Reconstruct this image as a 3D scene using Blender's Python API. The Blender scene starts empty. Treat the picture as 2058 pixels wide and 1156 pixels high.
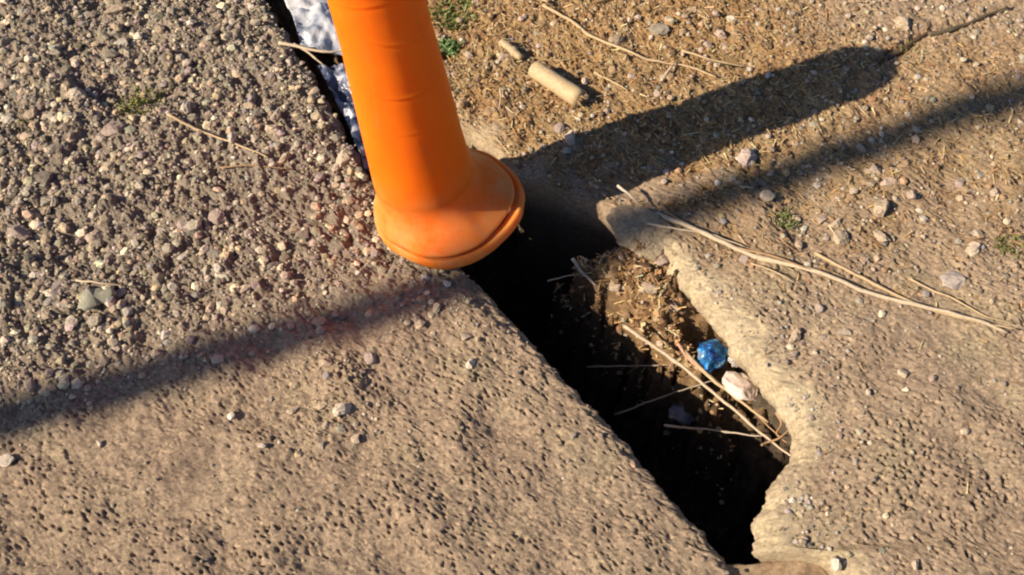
import bpy, bmesh, math, random
import numpy as np
from mathutils import Vector, Matrix, noise as mnoise

random.seed(7); rng = np.random.default_rng(7)
sc = bpy.context.scene
col = sc.collection

# ------------------------------------------------------------------ camera
IW, IH = 2058, 1156
PITCH = math.radians(55); DIST = 1.54; HFOV = math.radians(50)
FPX = (IW/2)/math.tan(HFOV/2)
CAM = np.array([0, 0, DIST*math.sin(PITCH)])
FWD = np.array([0, math.cos(PITCH), -math.sin(PITCH)])
UPV = np.array([0, math.sin(PITCH), math.cos(PITCH)])
RGT = np.array([1.0, 0, 0])
cd = bpy.data.cameras.new('camera'); cam = bpy.data.objects.new('camera', cd); col.objects.link(cam)
cd.sensor_width = 36; cd.lens = 18/math.tan(HFOV/2); cd.clip_start = 0.02; cd.clip_end = 500
cam.location = CAM; cam.rotation_euler = (math.pi/2-PITCH, 0, 0)
sc.camera = cam

# ------------------------------------------------------------------ light
SUN_AZ = math.radians(20)      # direction the shadows run, from +X towards +Y
SUN_EL = math.radians(33)
world = bpy.data.worlds.new('World'); sc.world = world; world.use_nodes = True
wn = world.node_tree.nodes; wl = world.node_tree.links
sky = wn.new('ShaderNodeTexSky'); sky.sky_type = 'NISHITA'; sky.sun_disc = False
sky.sun_elevation = SUN_EL; sky.ozone_density = 4.0
s2 = np.array([-math.cos(SUN_AZ), -math.sin(SUN_AZ)])
sky.sun_rotation = math.atan2(s2[0], s2[1]) % (2*math.pi)
wl.new(sky.outputs[0], wn['Background'].inputs[0]); wn['Background'].inputs[1].default_value = 0.05
SUNV = Vector((s2[0]*math.cos(SUN_EL), s2[1]*math.cos(SUN_EL), math.sin(SUN_EL)))
sd = bpy.data.lights.new('sun', 'SUN'); sd.energy = 4.6; sd.angle = math.radians(0.53); sd.color = (1, 0.82, 0.60)
so = bpy.data.objects.new('sun', sd); col.objects.link(so)
so.rotation_euler = SUNV.to_track_quat('Z', 'Y').to_euler(); so.location = SUNV*6
vs = sc.view_settings; vs.view_transform = 'Standard'; vs.look = 'None'; vs.gamma = 1; vs.use_curve_mapping = False
vs.exposure = 0.70
sc.cycles.pixel_filter_type = 'BLACKMAN_HARRIS'; sc.cycles.filter_width = 2.1

# ------------------------------------------------------------------ helpers
KT, XT = 0.10, 0.05                       # the right slab has heaved: z = KT*(x-XT)
def ray(px, py): return FWD*FPX + RGT*(px-IW/2) + UPV*(IH/2-py)
def G(px, py, z=0.0):
    d = ray(px, py); return CAM + d*((z-CAM[2])/d[2])
def GR(px, py, dz=0.0):
    d = ray(px, py); n = np.array([-KT, 0, 1.0]); return CAM + d*((-KT*XT+dz-n@CAM)/(n@d))
def PX(x, y, z):
    vx, vy, vz = x-CAM[0], y-CAM[1], z-CAM[2]
    dz = vy*FWD[1]+vz*FWD[2]
    return IW/2+FPX*vx/dz, IH/2-FPX*(vy*UPV[1]+vz*UPV[2])/dz

def tag(o, label=None, cat=None, group=None, kind=None):
    if label: o['label'] = label
    if cat: o['category'] = cat
    if group: o['group'] = group
    if kind: o['kind'] = kind
    return o
def link(name, me, m=None, parent=None):
    o = bpy.data.objects.new(name, me); col.objects.link(o)
    if m is not None and me is not None and not me.materials: me.materials.append(m)
    if parent: o.parent = parent
    return o
def empty(name, loc):
    o = bpy.data.objects.new(name, None); col.objects.link(o); o.location = loc; o.empty_display_size = 0.05; return o
def npmesh(name, V, F, smooth=True):
    me = bpy.data.meshes.new(name)
    V = np.ascontiguousarray(V, dtype=np.float32); F = np.ascontiguousarray(F, dtype=np.int32)
    n = F.shape[1]
    me.vertices.add(len(V)); me.vertices.foreach_set('co', V.ravel())
    me.loops.add(F.size); me.loops.foreach_set('vertex_index', F.ravel())
    me.polygons.add(len(F)); me.polygons.foreach_set('loop_start', np.arange(0, F.size, n, dtype=np.int32))
    me.polygons.foreach_set('use_smooth', np.full(len(F), smooth))
    me.update(calc_edges=True); return me
def fattr(me, name, a):
    at = me.attributes.new(name, 'FLOAT', 'POINT'); at.data.foreach_set('value', np.ascontiguousarray(a, dtype=np.float32).ravel())
def cattr(me, name, a):
    at = me.attributes.new(name, 'FLOAT_COLOR', 'POINT')
    c = np.ones((len(a), 4), dtype=np.float32); c[:, :3] = a; at.data.foreach_set('color', c.ravel())
def gridfaces(nu, nv):
    i = np.arange(nu-1)[:, None]*nv + np.arange(nv-1)[None, :]
    return np.stack([i, i+1, i+nv+1, i+nv], -1).reshape(-1, 4)
def smooth01(a, b, x):
    t = np.clip((x-a)/(b-a), 0, 1); return t*t*(3-2*t)

# tiling noise rasters (2.56 m x 1.92 m at 1.25 mm)
RW, RH, RS = 2048, 1536, 0.00125
fx = np.fft.rfftfreq(RW, RS)[None, :]; fy = np.fft.fftfreq(RH, RS)[:, None]
def fnoise(lo, hi, ang=0, stretch=1.0, seed=0):
    r = np.random.default_rng(seed); n = np.fft.rfft2(r.standard_normal((RH, RW)).astype(np.float32))
    c, s = math.cos(ang), math.sin(ang)
    f = np.sqrt(((c*fx+s*fy)*stretch)**2 + ((-s*fx+c*fy))**2)
    g = np.exp(-(f*lo)**2) - np.exp(-(f*hi)**2)
    o = np.fft.irfft2(n*g, s=(RH, RW)); return (o/o.std()).astype(np.float32)
N_big = fnoise(0.10, 0.5, seed=1); N_mid = fnoise(0.02, 0.08, seed=2); N_sm = fnoise(0.006, 0.02, seed=3)
N_fine = fnoise(0.0022, 0.006, seed=4); N_br = fnoise(0.004, 0.016, math.radians(-38), 3.0, seed=5)
N_blob = fnoise(0.05, 0.2, seed=6)
pits = np.zeros((RH, RW), np.float32)
for _ in range(76000):
    cx, cy = rng.integers(0, RW), rng.integers(0, RH)
    a = rng.uniform(1.2, 2.2)*(1.4 if rng.random() < .12 else .92); b = a*rng.uniform(.5, .95); th = math.radians(-40)+rng.normal(0, .5)
    k = int(a*2.2)+1; yy, xx = np.mgrid[-k:k+1, -k:k+1]
    u = xx*math.cos(th)+yy*math.sin(th); v = -xx*math.sin(th)+yy*math.cos(th)
    q = (u/a)**2+(v/b)**2
    st = np.clip(1.7-1.3*q, 0, 1)*rng.uniform(.35, 1)
    ix = np.ix_((cy+np.arange(-k, k+1)) % RH, (cx+np.arange(-k, k+1)) % RW)
    pits[ix] = np.maximum(pits[ix], st)
def samp(R_, x, y):
    u = np.asarray(x)/RS; v = np.asarray(y)/RS
    i0 = np.floor(u).astype(int); j0 = np.floor(v).astype(int); fu = u-i0; fv = v-j0
    i1 = (i0+1) % RW; j1 = (j0+1) % RH; i0 %= RW; j0 %= RH
    return (R_[j0, i0]*(1-fu)+R_[j0, i1]*fu)*(1-fv)+(R_[j1, i0]*(1-fu)+R_[j1, i1]*fu)*fv

# ------------------------------------------------------------------ materials
def newmat(name):
    m = bpy.data.materials.new(name); m.use_nodes = True
    nt = m.node_tree; return m, nt, nt.nodes['Principled BSDF']
def nz(nt, scale, detail=4, rough=.6, coord='Object', dist=0):
    tc = nt.nodes.new('ShaderNodeTexCoord'); t = nt.nodes.new('ShaderNodeTexNoise')
    t.inputs['Scale'].default_value = scale; t.inputs['Detail'].default_value = detail; t.inputs['Roughness'].default_value = rough
    t.inputs['Distortion'].default_value = dist
    nt.links.new(tc.outputs[coord], t.inputs['Vector']); return t
def ramp(nt, src, stops):
    r = nt.nodes.new('ShaderNodeValToRGB'); e = r.color_ramp.elements
    while len(e) < len(stops): e.new(0.5)
    for i, (p, c) in enumerate(stops):
        e[i].position = p; e[i].color = (*c, 1) if len(c) == 3 else c
    nt.links.new(src, r.inputs[0]); return r.outputs[0]
def mix(nt, fac, a, b, mode='MIX'):
    n = nt.nodes.new('ShaderNodeMix'); n.data_type = 'RGBA'; n.blend_type = mode
    for s, v in ((n.inputs[0], fac), (n.inputs[6], a), (n.inputs[7], b)):
        if hasattr(v, 'links'): nt.links.new(v, s)
        elif isinstance(v, tuple): s.default_value = (*v, 1)
        else: s.default_value = v
    return n.outputs[2]
def attr(nt, name):
    a = nt.nodes.new('ShaderNodeAttribute'); a.attribute_name = name; return a
def bump(nt, b, src, strength, dist):
    n = nt.nodes.new('ShaderNodeBump'); n.inputs['Strength'].default_value = strength; n.inputs['Distance'].default_value = dist
    nt.links.new(src, n.inputs['Height']); nt.links.new(n.outputs[0], b.inputs['Normal'])

def concrete_mat():
    m, nt, b = newmat('weathered_concrete')
    c1 = ramp(nt, nz(nt, 9, 5).outputs[0], [(.3, (.40, .295, .205)), (.52, (.47, .352, .243)), (.72, (.46, .37, .238))])
    c1 = mix(nt, .75, c1, ramp(nt, nz(nt, 130, 3, .7).outputs[0], [(.3, (.62, .60, .58)), (.5, (.92, .92, .92)), (.7, (1.2, 1.18, 1.12))]), 'MULTIPLY')
    # aggregate grains in mixed colours
    tc = nt.nodes.new('ShaderNodeTexCoord'); vo = nt.nodes.new('ShaderNodeTexVoronoi'); vo.inputs['Scale'].default_value = 270
    nt.links.new(tc.outputs['Object'], vo.inputs['Vector'])
    sx = nt.nodes.new('ShaderNodeSeparateColor'); nt.links.new(vo.outputs['Color'], sx.inputs[0])
    gr = ramp(nt, sx.outputs[0], [(0, (.42, .39, .38)), (.18, (.78, .75, .72)), (.6, (1, .97, .93)), (.85, (1.18, 1.14, 1.08)), (1, (1.5, 1.45, 1.36))])
    c1 = mix(nt, .7, c1, gr, 'MULTIPLY')
    soil = ramp(nt, nz(nt, 26, 6, .7).outputs[0], [(.3, (.26, .145, .065)), (.5, (.42, .255, .12)), (.7, (.52, .345, .175))])
    soil = mix(nt, .7, soil, ramp(nt, sx.outputs[1], [(0, (.45, .42, .4)), (.5, (.9, .9, .85)), (1, (1.3, 1.25, 1.15))]), 'MULTIPLY')
    soilg = ramp(nt, nz(nt, 30, 6, .7).outputs[0], [(.3, (.20, .16, .12)), (.5, (.31, .25, .185)), (.7, (.40, .325, .24))])
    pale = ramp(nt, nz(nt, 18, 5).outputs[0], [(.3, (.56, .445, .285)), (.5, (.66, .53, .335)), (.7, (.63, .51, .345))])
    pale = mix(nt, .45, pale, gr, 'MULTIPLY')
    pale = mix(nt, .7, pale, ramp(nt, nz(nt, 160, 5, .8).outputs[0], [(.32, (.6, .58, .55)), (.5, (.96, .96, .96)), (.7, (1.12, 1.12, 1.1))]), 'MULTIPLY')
    soil = mix(nt, ramp(nt, nz(nt, 7, 4, .6).outputs[0], [(.42, (0,)*3), (.62, (.5,)*3)]), soil, (.38, .29, .16))
    c = mix(nt, attr(nt, 'soil').outputs['Fac'], c1, soil)
    c = mix(nt, attr(nt, 'grit').outputs['Fac'], c, soilg)
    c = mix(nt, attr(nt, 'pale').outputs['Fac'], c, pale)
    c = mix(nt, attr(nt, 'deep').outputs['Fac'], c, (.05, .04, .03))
    c = mix(nt, 1.0, c, (1, 1.06, 1.17), 'MULTIPLY')
    nt.links.new(c, b.inputs['Base Color']); b.inputs['Roughness'].default_value = .93; b.inputs['Specular IOR Level'].default_value = .2
    bump(nt, b, nz(nt, 360, 6, .85).outputs[0], 1.0, .0032)
    return m
def soil_mat():
    m, nt, b = newmat('dark_soil')
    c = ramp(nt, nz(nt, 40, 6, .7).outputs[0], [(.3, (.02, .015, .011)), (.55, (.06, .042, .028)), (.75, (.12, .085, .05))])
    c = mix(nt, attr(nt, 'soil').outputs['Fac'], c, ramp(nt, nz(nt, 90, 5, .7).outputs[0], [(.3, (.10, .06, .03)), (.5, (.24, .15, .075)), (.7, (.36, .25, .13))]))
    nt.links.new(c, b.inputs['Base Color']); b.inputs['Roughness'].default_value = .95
    bump(nt, b, nz(nt, 260, 5, .7).outputs[0], .8, .003)
    return m
def vcol_mat(name, rough=.9, fine=300):
    m, nt, b = newmat(name)
    n = ramp(nt, nz(nt, fine, 4, .7).outputs[0], [(.3, (.62, .6, .58)), (.5, (.95, .95, .94)), (.7, (1.2, 1.19, 1.16))])
    c = mix(nt, 1.0, attr(nt, 'Col').outputs['Color'], n, 'MULTIPLY')
    c = mix(nt, 1.0, c, (1, 1.06, 1.17), 'MULTIPLY')
    nt.links.new(c, b.inputs['Base Color']); b.inputs['Roughness'].default_value = rough; b.inputs['Specular IOR Level'].default_value = .25
    bump(nt, b, nz(nt, fine*1.6, 3).outputs[0], .3, .001)
    return m
def ocol_mat(name, rough=.85, scale=160, lo=.65, hi=1.2, coord='Object', spec=.3, bs=.3):
    m, nt, b = newmat(name)
    oi = nt.nodes.new('ShaderNodeObjectInfo')
    n = ramp(nt, nz(nt, scale, 5, .7, coord).outputs[0], [(.3, (lo,)*3), (.5, (.95,)*3), (.72, (hi, hi*.98, hi*.95))])
    nt.links.new(mix(nt, 1.0, mix(nt, 1.0, oi.outputs['Color'], n, 'MULTIPLY'), (1, 1.06, 1.17), 'MULTIPLY'), b.inputs['Base Color'])
    b.inputs['Roughness'].default_value = rough; b.inputs['Specular IOR Level'].default_value = spec
    bump(nt, b, nz(nt, scale*2, 3, .6, coord).outputs[0], bs, .001)
    return m
M_con = concrete_mat(); M_soil = soil_mat(); M_grav = vcol_mat('gravel_stone', .92, 330); M_lit = vcol_mat('dry_litter', .85, 400)
M_stone = ocol_mat('loose_stone', .95, 3.0, .55, 1.25, spec=.15, bs=.5); M_straw = ocol_mat('dry_straw', .6, 220, .7, 1.15)
M_green = ocol_mat('green_leaf', .6, 150, .6, 1.2)

# ------------------------------------------------------------------ the gap between the slabs
EL = [(250, -420), (400, -200), (530, 0), (600, 110), (650, 190), (700, 270), (742, 350), (785, 430), (945, 545), (1000, 605), (1060, 672),
      (1140, 765), (1240, 860), (1345, 985), (1432, 1085), (1500, 1170), (1600, 1300), (1750, 1500)]
ER = [(520, -420), (640, -200), (735, 0), (810, 120), (900, 240), (985, 298), (1060, 372), (1150, 398), (1218, 418), (1250, 478), (1322, 505),
      (1372, 560), (1420, 618), (1500, 718), (1560, 800), (1597, 852), (1590, 918), (1550, 975), (1530, 1020), (1520, 1070), (1524, 1108), (1655, 1120), (1710, 1180), (1800, 1300), (1950, 1500)]
def edge(pts, fn):
    q = np.array([fn(*p) for p in pts]); o = np.argsort(q[:, 1]); q = q[o]; return q[:, 1], q[:, 0]
ELy, ELx = edge(EL, G); ERy, ERx = edge(ER, lambda a, b: GR(a, b, -0.012))
ysamp = np.concatenate([np.linspace(-1.6, 0.36, 40)[:-1], np.linspace(0.36, 0.95, 360)[:-1], np.linspace(0.95, 1.60, 265), np.linspace(1.60, 3.6, 40)[1:]])
def sm(a, k):
    w = np.hanning(k+2)[1:-1]; w /= w.sum(); return np.convolve(np.pad(a, k//2, mode='edge'), w, mode='valid')
def ext_interp(y, Y, X):
    x = np.interp(y, Y, X)
    s0 = -0.55; x = np.where(y > Y[-1], X[-1]-(y-Y[-1])*.55, x); return np.where(y < Y[0], X[0]+(Y[0]-y)*.55, x)
def jag(y, amp, s): return amp*(samp(N_mid, y*0+s, y)*.8+samp(N_sm, y*0+s, y)*.12)
def edgeL(y):
    yy = np.asarray(y); e = sm(ext_interp(ysamp, ELy, ELx), 15); rough = smooth01(1.0, 1.1, ysamp)
    return np.interp(yy, ysamp, e+jag(ysamp, .0008+.006*rough, .3))
def edgeR(y):
    yy = np.asarray(y); e = sm(ext_interp(ysamp, ERy, ERx), 5)
    return np.interp(yy, ysamp, e+jag(ysamp, .0026, .9))

# regional masks, thought out on the ground plane through the picture's layout
def segd(px, py, pts):
    d = np.full(np.shape(px), 1e9)
    for (x0, y0), (x1, y1) in zip(pts[:-1], pts[1:]):
        dx, dy = x1-x0, y1-y0; t = np.clip(((px-x0)*dx+(py-y0)*dy)/(dx*dx+dy*dy), 0, 1)
        d = np.minimum(d, np.hypot(px-x0-t*dx, py-y0-t*dy))
    return d
def gravel_mask(px, py):          # 1 in the loose gravel that covers the upper part of the left slab
    line = np.interp(px, [-400, 0, 350, 600, 800, 950], [900, 830, 720, 640, 585, 540])
    return smooth01(110, -170, py-line)
def blob(px, py, cx, cy, rx, ry): return np.exp(-(((px-cx)/rx)**2+((py-cy)/ry)**2))
def soil_mask_R(px, py, n):       # orange-brown earth and litter over the upper right slab
    a = smooth01(420, 250, py+ (px-1000)*-.10 + n*60)
    a = np.maximum(a, .45*blob(px, py, 1850, 420, 330, 130)); a = a*(1-.75*smooth01(1500, 1800, px)*smooth01(120, 30, py))
    a = np.maximum(a, .5*blob(px, py, 1500, 480, 140, 60))
    a = a*(1-.45*smooth01(1450, 1850, px))
    return np.clip(a, 0, 1)

def top_left(x, y):
    px, py = PX(x, y, 0.0)
    g = gravel_mask(px, py)
    n1 = samp(N_big, x, y); n2 = samp(N_mid, x, y); n3 = samp(N_sm, x, y); n4 = samp(N_fine, x, y); p = samp(pits, x, y); br = samp(N_br, x, y)
    flat = 1-.75*np.clip(blob(px, py, 430, 960, 230, 70)+blob(px, py, 250, 880, 150, 50), 0, 1)
    pm = smooth01(600, 760, py+.12*px-100)*flat
    pm = np.maximum(pm, .35)
    z = .004*n1+.0008*n2*(1+2.2*g)+.00035*n3*(.6+4*g)*(.4+.6*flat)+.00055*n4*(.8+1.2*g)*(.3+.7*flat) - .0066*p*pm*(1-.6*g)*np.clip(.8+.25*n2+.3*n1, .25, 1.2) + .00022*br*flat
    rub = blob(px, py, 690, 830, 110, 50)+blob(px, py, 650, 740, 130, 40)+blob(px, py, 900, 640, 110, 50)
    z = z + .0016*np.abs(n3)*rub + .0035*rub
    return z, g
def top_right(x, y):
    zp = KT*(x-XT); px, py = PX(x, y, zp)
    n1 = samp(N_big, x+.7, y); n2 = samp(N_mid, x+.7, y); n3 = samp(N_sm, x+.7, y); n4 = samp(N_fine, x+.7, y); p = samp(pits, x+.7, y); br = samp(N_br, x+.7, y)
    s = soil_mask_R(px, py, samp(N_blob, x, y))
    flat = 1-.8*np.clip(blob(px, py, 1930, 760, 170, 70)+blob(px, py, 1850, 640, 130, 50), 0, 1)
    z = zp+.0032*n1+.0008*n2*(.8+1.6*s)+.00035*n3*(.8+2.4*s)+.0008*n4*(.8+s)*(.4+.6*flat) - .0074*p*(1-.5*s)*flat*np.clip(.95+.3*n2+.3*n1, .3, 1.3) + .0003*br*(1-s)*flat
    crack = segd(px, py, [(1775, 118), (1850, 66), (1960, 38), (2060, 2), (2300, -90)])
    z = z-.007*1.6*np.exp(-(crack/10)**2)
    return z, s

def build_slab(name, side):
    if side < 0:
        e = edgeL(ysamp); vd = .98; nvd = 535
    else:
        e = edgeR(ysamp); vd = 1.22; nvd = 665
    vv = np.concatenate([np.linspace(0, vd, nvd), vd+np.cumsum(np.linspace(.004, .16, 22))])
    nw, na = 26, 14
    nv = nw+na+len(vv); nu = len(ysamp)
    Y = np.repeat(ysamp[:, None], nv, 1); X = np.zeros((nu, nv)); Z = np.zeros((nu, nv)); soil = np.zeros((nu, nv)); grit = np.zeros((nu, nv)); pale = np.zeros((nu, nv)); deep = np.zeros((nu, nv))
    py_e = PX(e, ysamp, 0)[1]
    if side < 0:
        rx = .020+.006*smooth01(.95, .6, ysamp); rz = .016+.004*samp(N_mid, ysamp*0+.2, ysamp)
        rx = np.maximum(rx, .008); rz = np.clip(rz, .008, .03); und = np.zeros(nu)
    else:
        k = smooth01(1.06, .98, ysamp)
        rx = np.maximum(.014+.014*k+.006*samp(N_blob, ysamp*0+.5, ysamp)*k, .009); rz = .012+.018*k; und = .05*k
    # flat top: starts where the arc ends
    v0 = rx[:, None]+vv[None, :]
    es = sm(e, 91); ex = rx-sm(rx, 91)
    X[:, nw+na:] = es[:, None]+side*(v0-ex[:, None])+(e-es+side*ex)[:, None]*np.exp(-vv[None, :]/.10)
    zt, mk = (top_left if side < 0 else top_right)(X[:, nw+na:], Y[:, nw+na:])
    # the top dips gently towards the rounded lip
    lip = np.exp(-vv[None, :]/.03)
    if side > 0:
        zp = KT*(X[:, nw+na:]-XT)
        fl = np.exp(-vv[None, :]/.018)*smooth01(1.06, .98, ysamp)[:, None]
        zt = zp+(zt-zp)*(1-.55*fl)
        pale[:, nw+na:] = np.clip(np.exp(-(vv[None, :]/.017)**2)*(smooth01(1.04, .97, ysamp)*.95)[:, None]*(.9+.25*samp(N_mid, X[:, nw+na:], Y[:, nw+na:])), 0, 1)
        soil[:, nw+na:] = mk
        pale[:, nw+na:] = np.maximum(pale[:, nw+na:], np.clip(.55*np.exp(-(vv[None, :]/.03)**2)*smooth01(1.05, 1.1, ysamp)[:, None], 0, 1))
    else:
        grit[:, nw+na:] = mk*.9
    zt = zt-.004*lip
    zt = zt+(sm(zt[:, 0], 41)-zt[:, 0])[:, None]*np.exp(-vv[None, :]/.005)
    Z[:, nw+na:] = zt
    zl = zt[:, :1]; xl = X[:, nw+na:nw+na+1]
    th = np.linspace(0, math.pi/2, na+1)[:-1][None, :]       # 0 at the lip, pi/2 at the top
    X[:, nw:nw+na] = xl-side*rx[:, None]*(1-np.sin(th)*0-(1-np.cos(th)))
    X[:, nw:nw+na] = xl-side*rx[:, None]*np.cos(th)
    Z[:, nw:nw+na] = zl-rz[:, None]*(1-np.sin(th))
    t = np.linspace(1, 0, nw+1)[:-1][None, :]                # 1 at the bottom
    X[:, :nw] = xl-side*rx[:, None]+side*(und[:, None]*smooth01(.02, .3, t)+.012*t)
    Z[:, :nw] = zl-rz[:, None]-.42*t**1.3
    fade = np.concatenate([np.ones(nw), np.cos(th[0])**.5])[None, :]
    sl = np.concatenate([-.42*t[0]**1.3-.03, -.03*(1-th[0]/1.571)])[None, :]*np.ones((nu, 1))      # length along the profile
    ss = sl+.35*side; chip = np.clip(samp(N_sm, ss, Y[:, :nw+na])-.7, 0, 2)
    wob = .0016*samp(N_mid, ss, Y[:, :nw+na])+.0011*samp(N_sm, ss, Y[:, :nw+na])+.0007*samp(N_fine, ss, Y[:, :nw+na])
    wob = side*(.0013*chip+.8*wob)
    up_ = np.concatenate([np.zeros(nw), np.sin(th[0])])[None, :]
    Z[:, :nw+na] -= side*wob*up_*.8
    X[:, :nw+na] += wob*fade
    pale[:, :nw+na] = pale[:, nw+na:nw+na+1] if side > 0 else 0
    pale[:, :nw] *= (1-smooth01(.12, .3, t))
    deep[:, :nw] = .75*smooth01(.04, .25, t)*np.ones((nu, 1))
    soil[:, :nw+na] = soil[:, nw+na:nw+na+1]*.5; grit[:, :nw+na] = grit[:, nw+na:nw+na+1]
    F = gridfaces(nu, nv)
    if side < 0: F = F[:, ::-1]
    F = F[:, ::-1]
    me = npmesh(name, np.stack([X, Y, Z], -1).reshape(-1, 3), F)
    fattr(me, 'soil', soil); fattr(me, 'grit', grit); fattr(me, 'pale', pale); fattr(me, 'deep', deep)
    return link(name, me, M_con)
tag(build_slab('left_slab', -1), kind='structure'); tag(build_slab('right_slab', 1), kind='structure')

def hL(x, y): return float(top_left(np.array([x]), np.array([y]))[0][0])
def hR(x, y): return float(top_right(np.array([x]), np.array([y]))[0][0])

# the bed of the gap, with the ledge of earth and litter along its right side
LEDGE_Z = -.072
lp = np.array([G(x, y, LEDGE_Z)[:2] for x, y in [(1120, 535), (1175, 570), (1245, 640), (1315, 695), (1435, 795), (1530, 872), (1605, 930)]])[::-1]
def bed_z(x, y, s):
    n = samp(N_mid, x+.3, y); n3 = samp(N_sm, x+.3, y)
    z = -.34+.02*n
    up = smooth01(1.06, 1.16, y); z = z*(1-up)+(-.085+.02*n)*up      # shallow behind the tube
    lx = np.interp(y, lp[:, 1], lp[:, 0])+.012; inr = smooth01(lp[0, 1]-.03, lp[0, 1]+.03, y)*smooth01(lp[-1, 1]+.035, lp[-1, 1]-.02, y)
    k = smooth01(-.035, .012, x-lx+.008*n)*inr
    lz = LEDGE_Z+.018-.045*smooth01(.055, -.01, x-lx)+.008*n+.003*n3+.040*smooth01(.84, .92, y)-.012*smooth01(.80, .74, y)
    lz = lz-.085*smooth01(.032, .006, edgeR(y)-x)*smooth01(.90, .84, y)
    z = z*(1-k)+lz*k
    return z+.004*n3, k
yb = np.concatenate([np.linspace(-1.7, .3, 20)[:-1], np.linspace(.3, 1.65, 300), np.linspace(1.65, 3.7, 20)[1:]]); sb = np.linspace(-.5, 1.6, 130)
Yb = np.repeat(yb[:, None], len(sb), 1); xl, xr = edgeL(yb), edgeR(yb); Xb = xl[:, None]+(xr-xl)[:, None]*sb[None, :]
Zb, kb = bed_z(Xb, Yb, sb[None, :])
me = npmesh('gap_bed', np.stack([Xb, Yb, Zb], -1).reshape(-1, 3), gridfaces(len(yb), len(sb))[:, ::-1]); fattr(me, 'soil', np.maximum(.9*kb**2*smooth01(.72, .80, Yb), .5*smooth01(1.1, 1.2, Yb)))  # earth tone fades darker on the ledge's deep side and tip, painting in shade
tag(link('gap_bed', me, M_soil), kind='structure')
def hB(x, y): return float(bed_z(np.array([x]), np.array([y]), None)[0][0])

# wide ground beyond the slabs
def ground():
    R0 = (-1.55, -1.35, 1.75, 3.4); B = 150
    n = 14
    V = []; F = []
    def quad(x0, y0, x1, y1):
        i = len(V); V.extend([(x0, y0, 0), (x1, y0, 0), (x1, y1, 0), (x0, y1, 0)]); F.append((i, i+1, i+2, i+3))
    x0, y0, x1, y1 = R0
    quad(-B, -B, B, y0); quad(-B, y1, B, B); quad(-B, y0, x0, y1); quad(x1, y0, B, y1)
    me = npmesh('ground', np.array(V), np.array(F), False)
    m, nt, b = newmat('dry_earth')
    c = ramp(nt, nz(nt, 3, 8, .7).outputs[0], [(.3, (.16, .12, .08)), (.5, (.27, .2, .13)), (.7, (.36, .28, .19))])
    c = mix(nt, .6, c, ramp(nt, nz(nt, 60, 5, .7).outputs[0], [(.3, (.5,)*3), (.7, (1.2,)*3)]), 'MULTIPLY')
    nt.links.new(c, b.inputs['Base Color']); b.inputs['Roughness'].default_value = .95; bump(nt, b, nz(nt, 40, 8, .75).outputs[0], .8, .02)
    o = link('ground', me, m); o.location.z = -.05; return o
tag(ground(), kind='structure')

# ------------------------------------------------------------------ loose stones
def ico(sub):
    bm = bmesh.new(); bmesh.ops.create_icosphere(bm, subdivisions=sub, radius=1); bm.verts.ensure_lookup_table()
    V = np.array([v.co[:] for v in bm.verts]); F = np.array([[v.index for v in f.verts] for f in bm.faces]); bm.free(); return V, F
def stone_templates(sub, n, seed, cuts=5):
    r = np.random.default_rng(seed); out = []
    V0, F = ico(sub)
    for i in range(n):
        V = V0.copy()
        for _ in range(cuts):
            d = r.standard_normal(3); d /= np.linalg.norm(d); h = r.uniform(.5, .9); p = V@d; V = V-np.outer(np.maximum(p-h, 0), d)
        V *= 1+r.normal(0, .05, (len(V), 1)); V *= r.uniform(.7, 1.15, 3)
        out.append(V)
    return out, F
def rotmats(n, r):
    q = r.standard_normal((n, 4)); q /= np.linalg.norm(q, axis=1, keepdims=True); w, x, y, z = q.T
    return np.stack([np.stack([1-2*(y*y+z*z), 2*(x*y-z*w), 2*(x*z+y*w)], -1), np.stack([2*(x*y+z*w), 1-2*(x*x+z*z), 2*(y*z-x*w)], -1), np.stack([2*(x*z-y*w), 2*(y*z+x*w), 1-2*(x*x+y*y)], -1)], 1)
def scatter(name, P, S, C, tpl, F, seed, flat=.65):
    r = np.random.default_rng(seed); n = len(P); T = np.array(tpl); k = r.integers(0, len(tpl), n)
    V = np.einsum('nij,nvj->nvi', rotmats(n, r), T[k])*S[:, None, None]; V[:, :, 2] *= flat
    V += P[:, None, :]
    nv = T.shape[1]
    FF = (F[None]+np.arange(n)[:, None, None]*nv).reshape(-1, 3)
    me = npmesh(name, V.reshape(-1, 3), FF, False)
    cattr(me, 'Col', np.repeat(C, nv, 0)); return me
GREY = np.array([(.40, .31, .215), (.44, .335, .23), (.34, .26, .18), (.30, .25, .185), (.36, .30, .22), (.25, .205, .155), (.42, .35, .26), (.31, .25, .215), (.38, .29, .20), (.46, .40, .31), (.20, .17, .135), (.33, .30, .24), (.52, .43, .32), (.29, .235, .215), (.22, .18, .14)])
BRN = np.array([(.38, .25, .13), (.30, .18, .09), (.42, .30, .17), (.22, .13, .07), (.46, .34, .22), (.36, .29, .20), (.33, .21, .12), (.48, .38, .27), (.13, .08, .05)])
T1, F1 = stone_templates(2, 14, 3); T0, F0 = stone_templates(1, 10, 4, 3)
def pick(pal, n, r, jit=.12): return np.clip(1.12*pal[r.integers(0, len(pal), n)]*(1+r.normal(0, jit, (n, 1)))*(1+r.normal(0, .04, (n, 3))), .03, .8)

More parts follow.
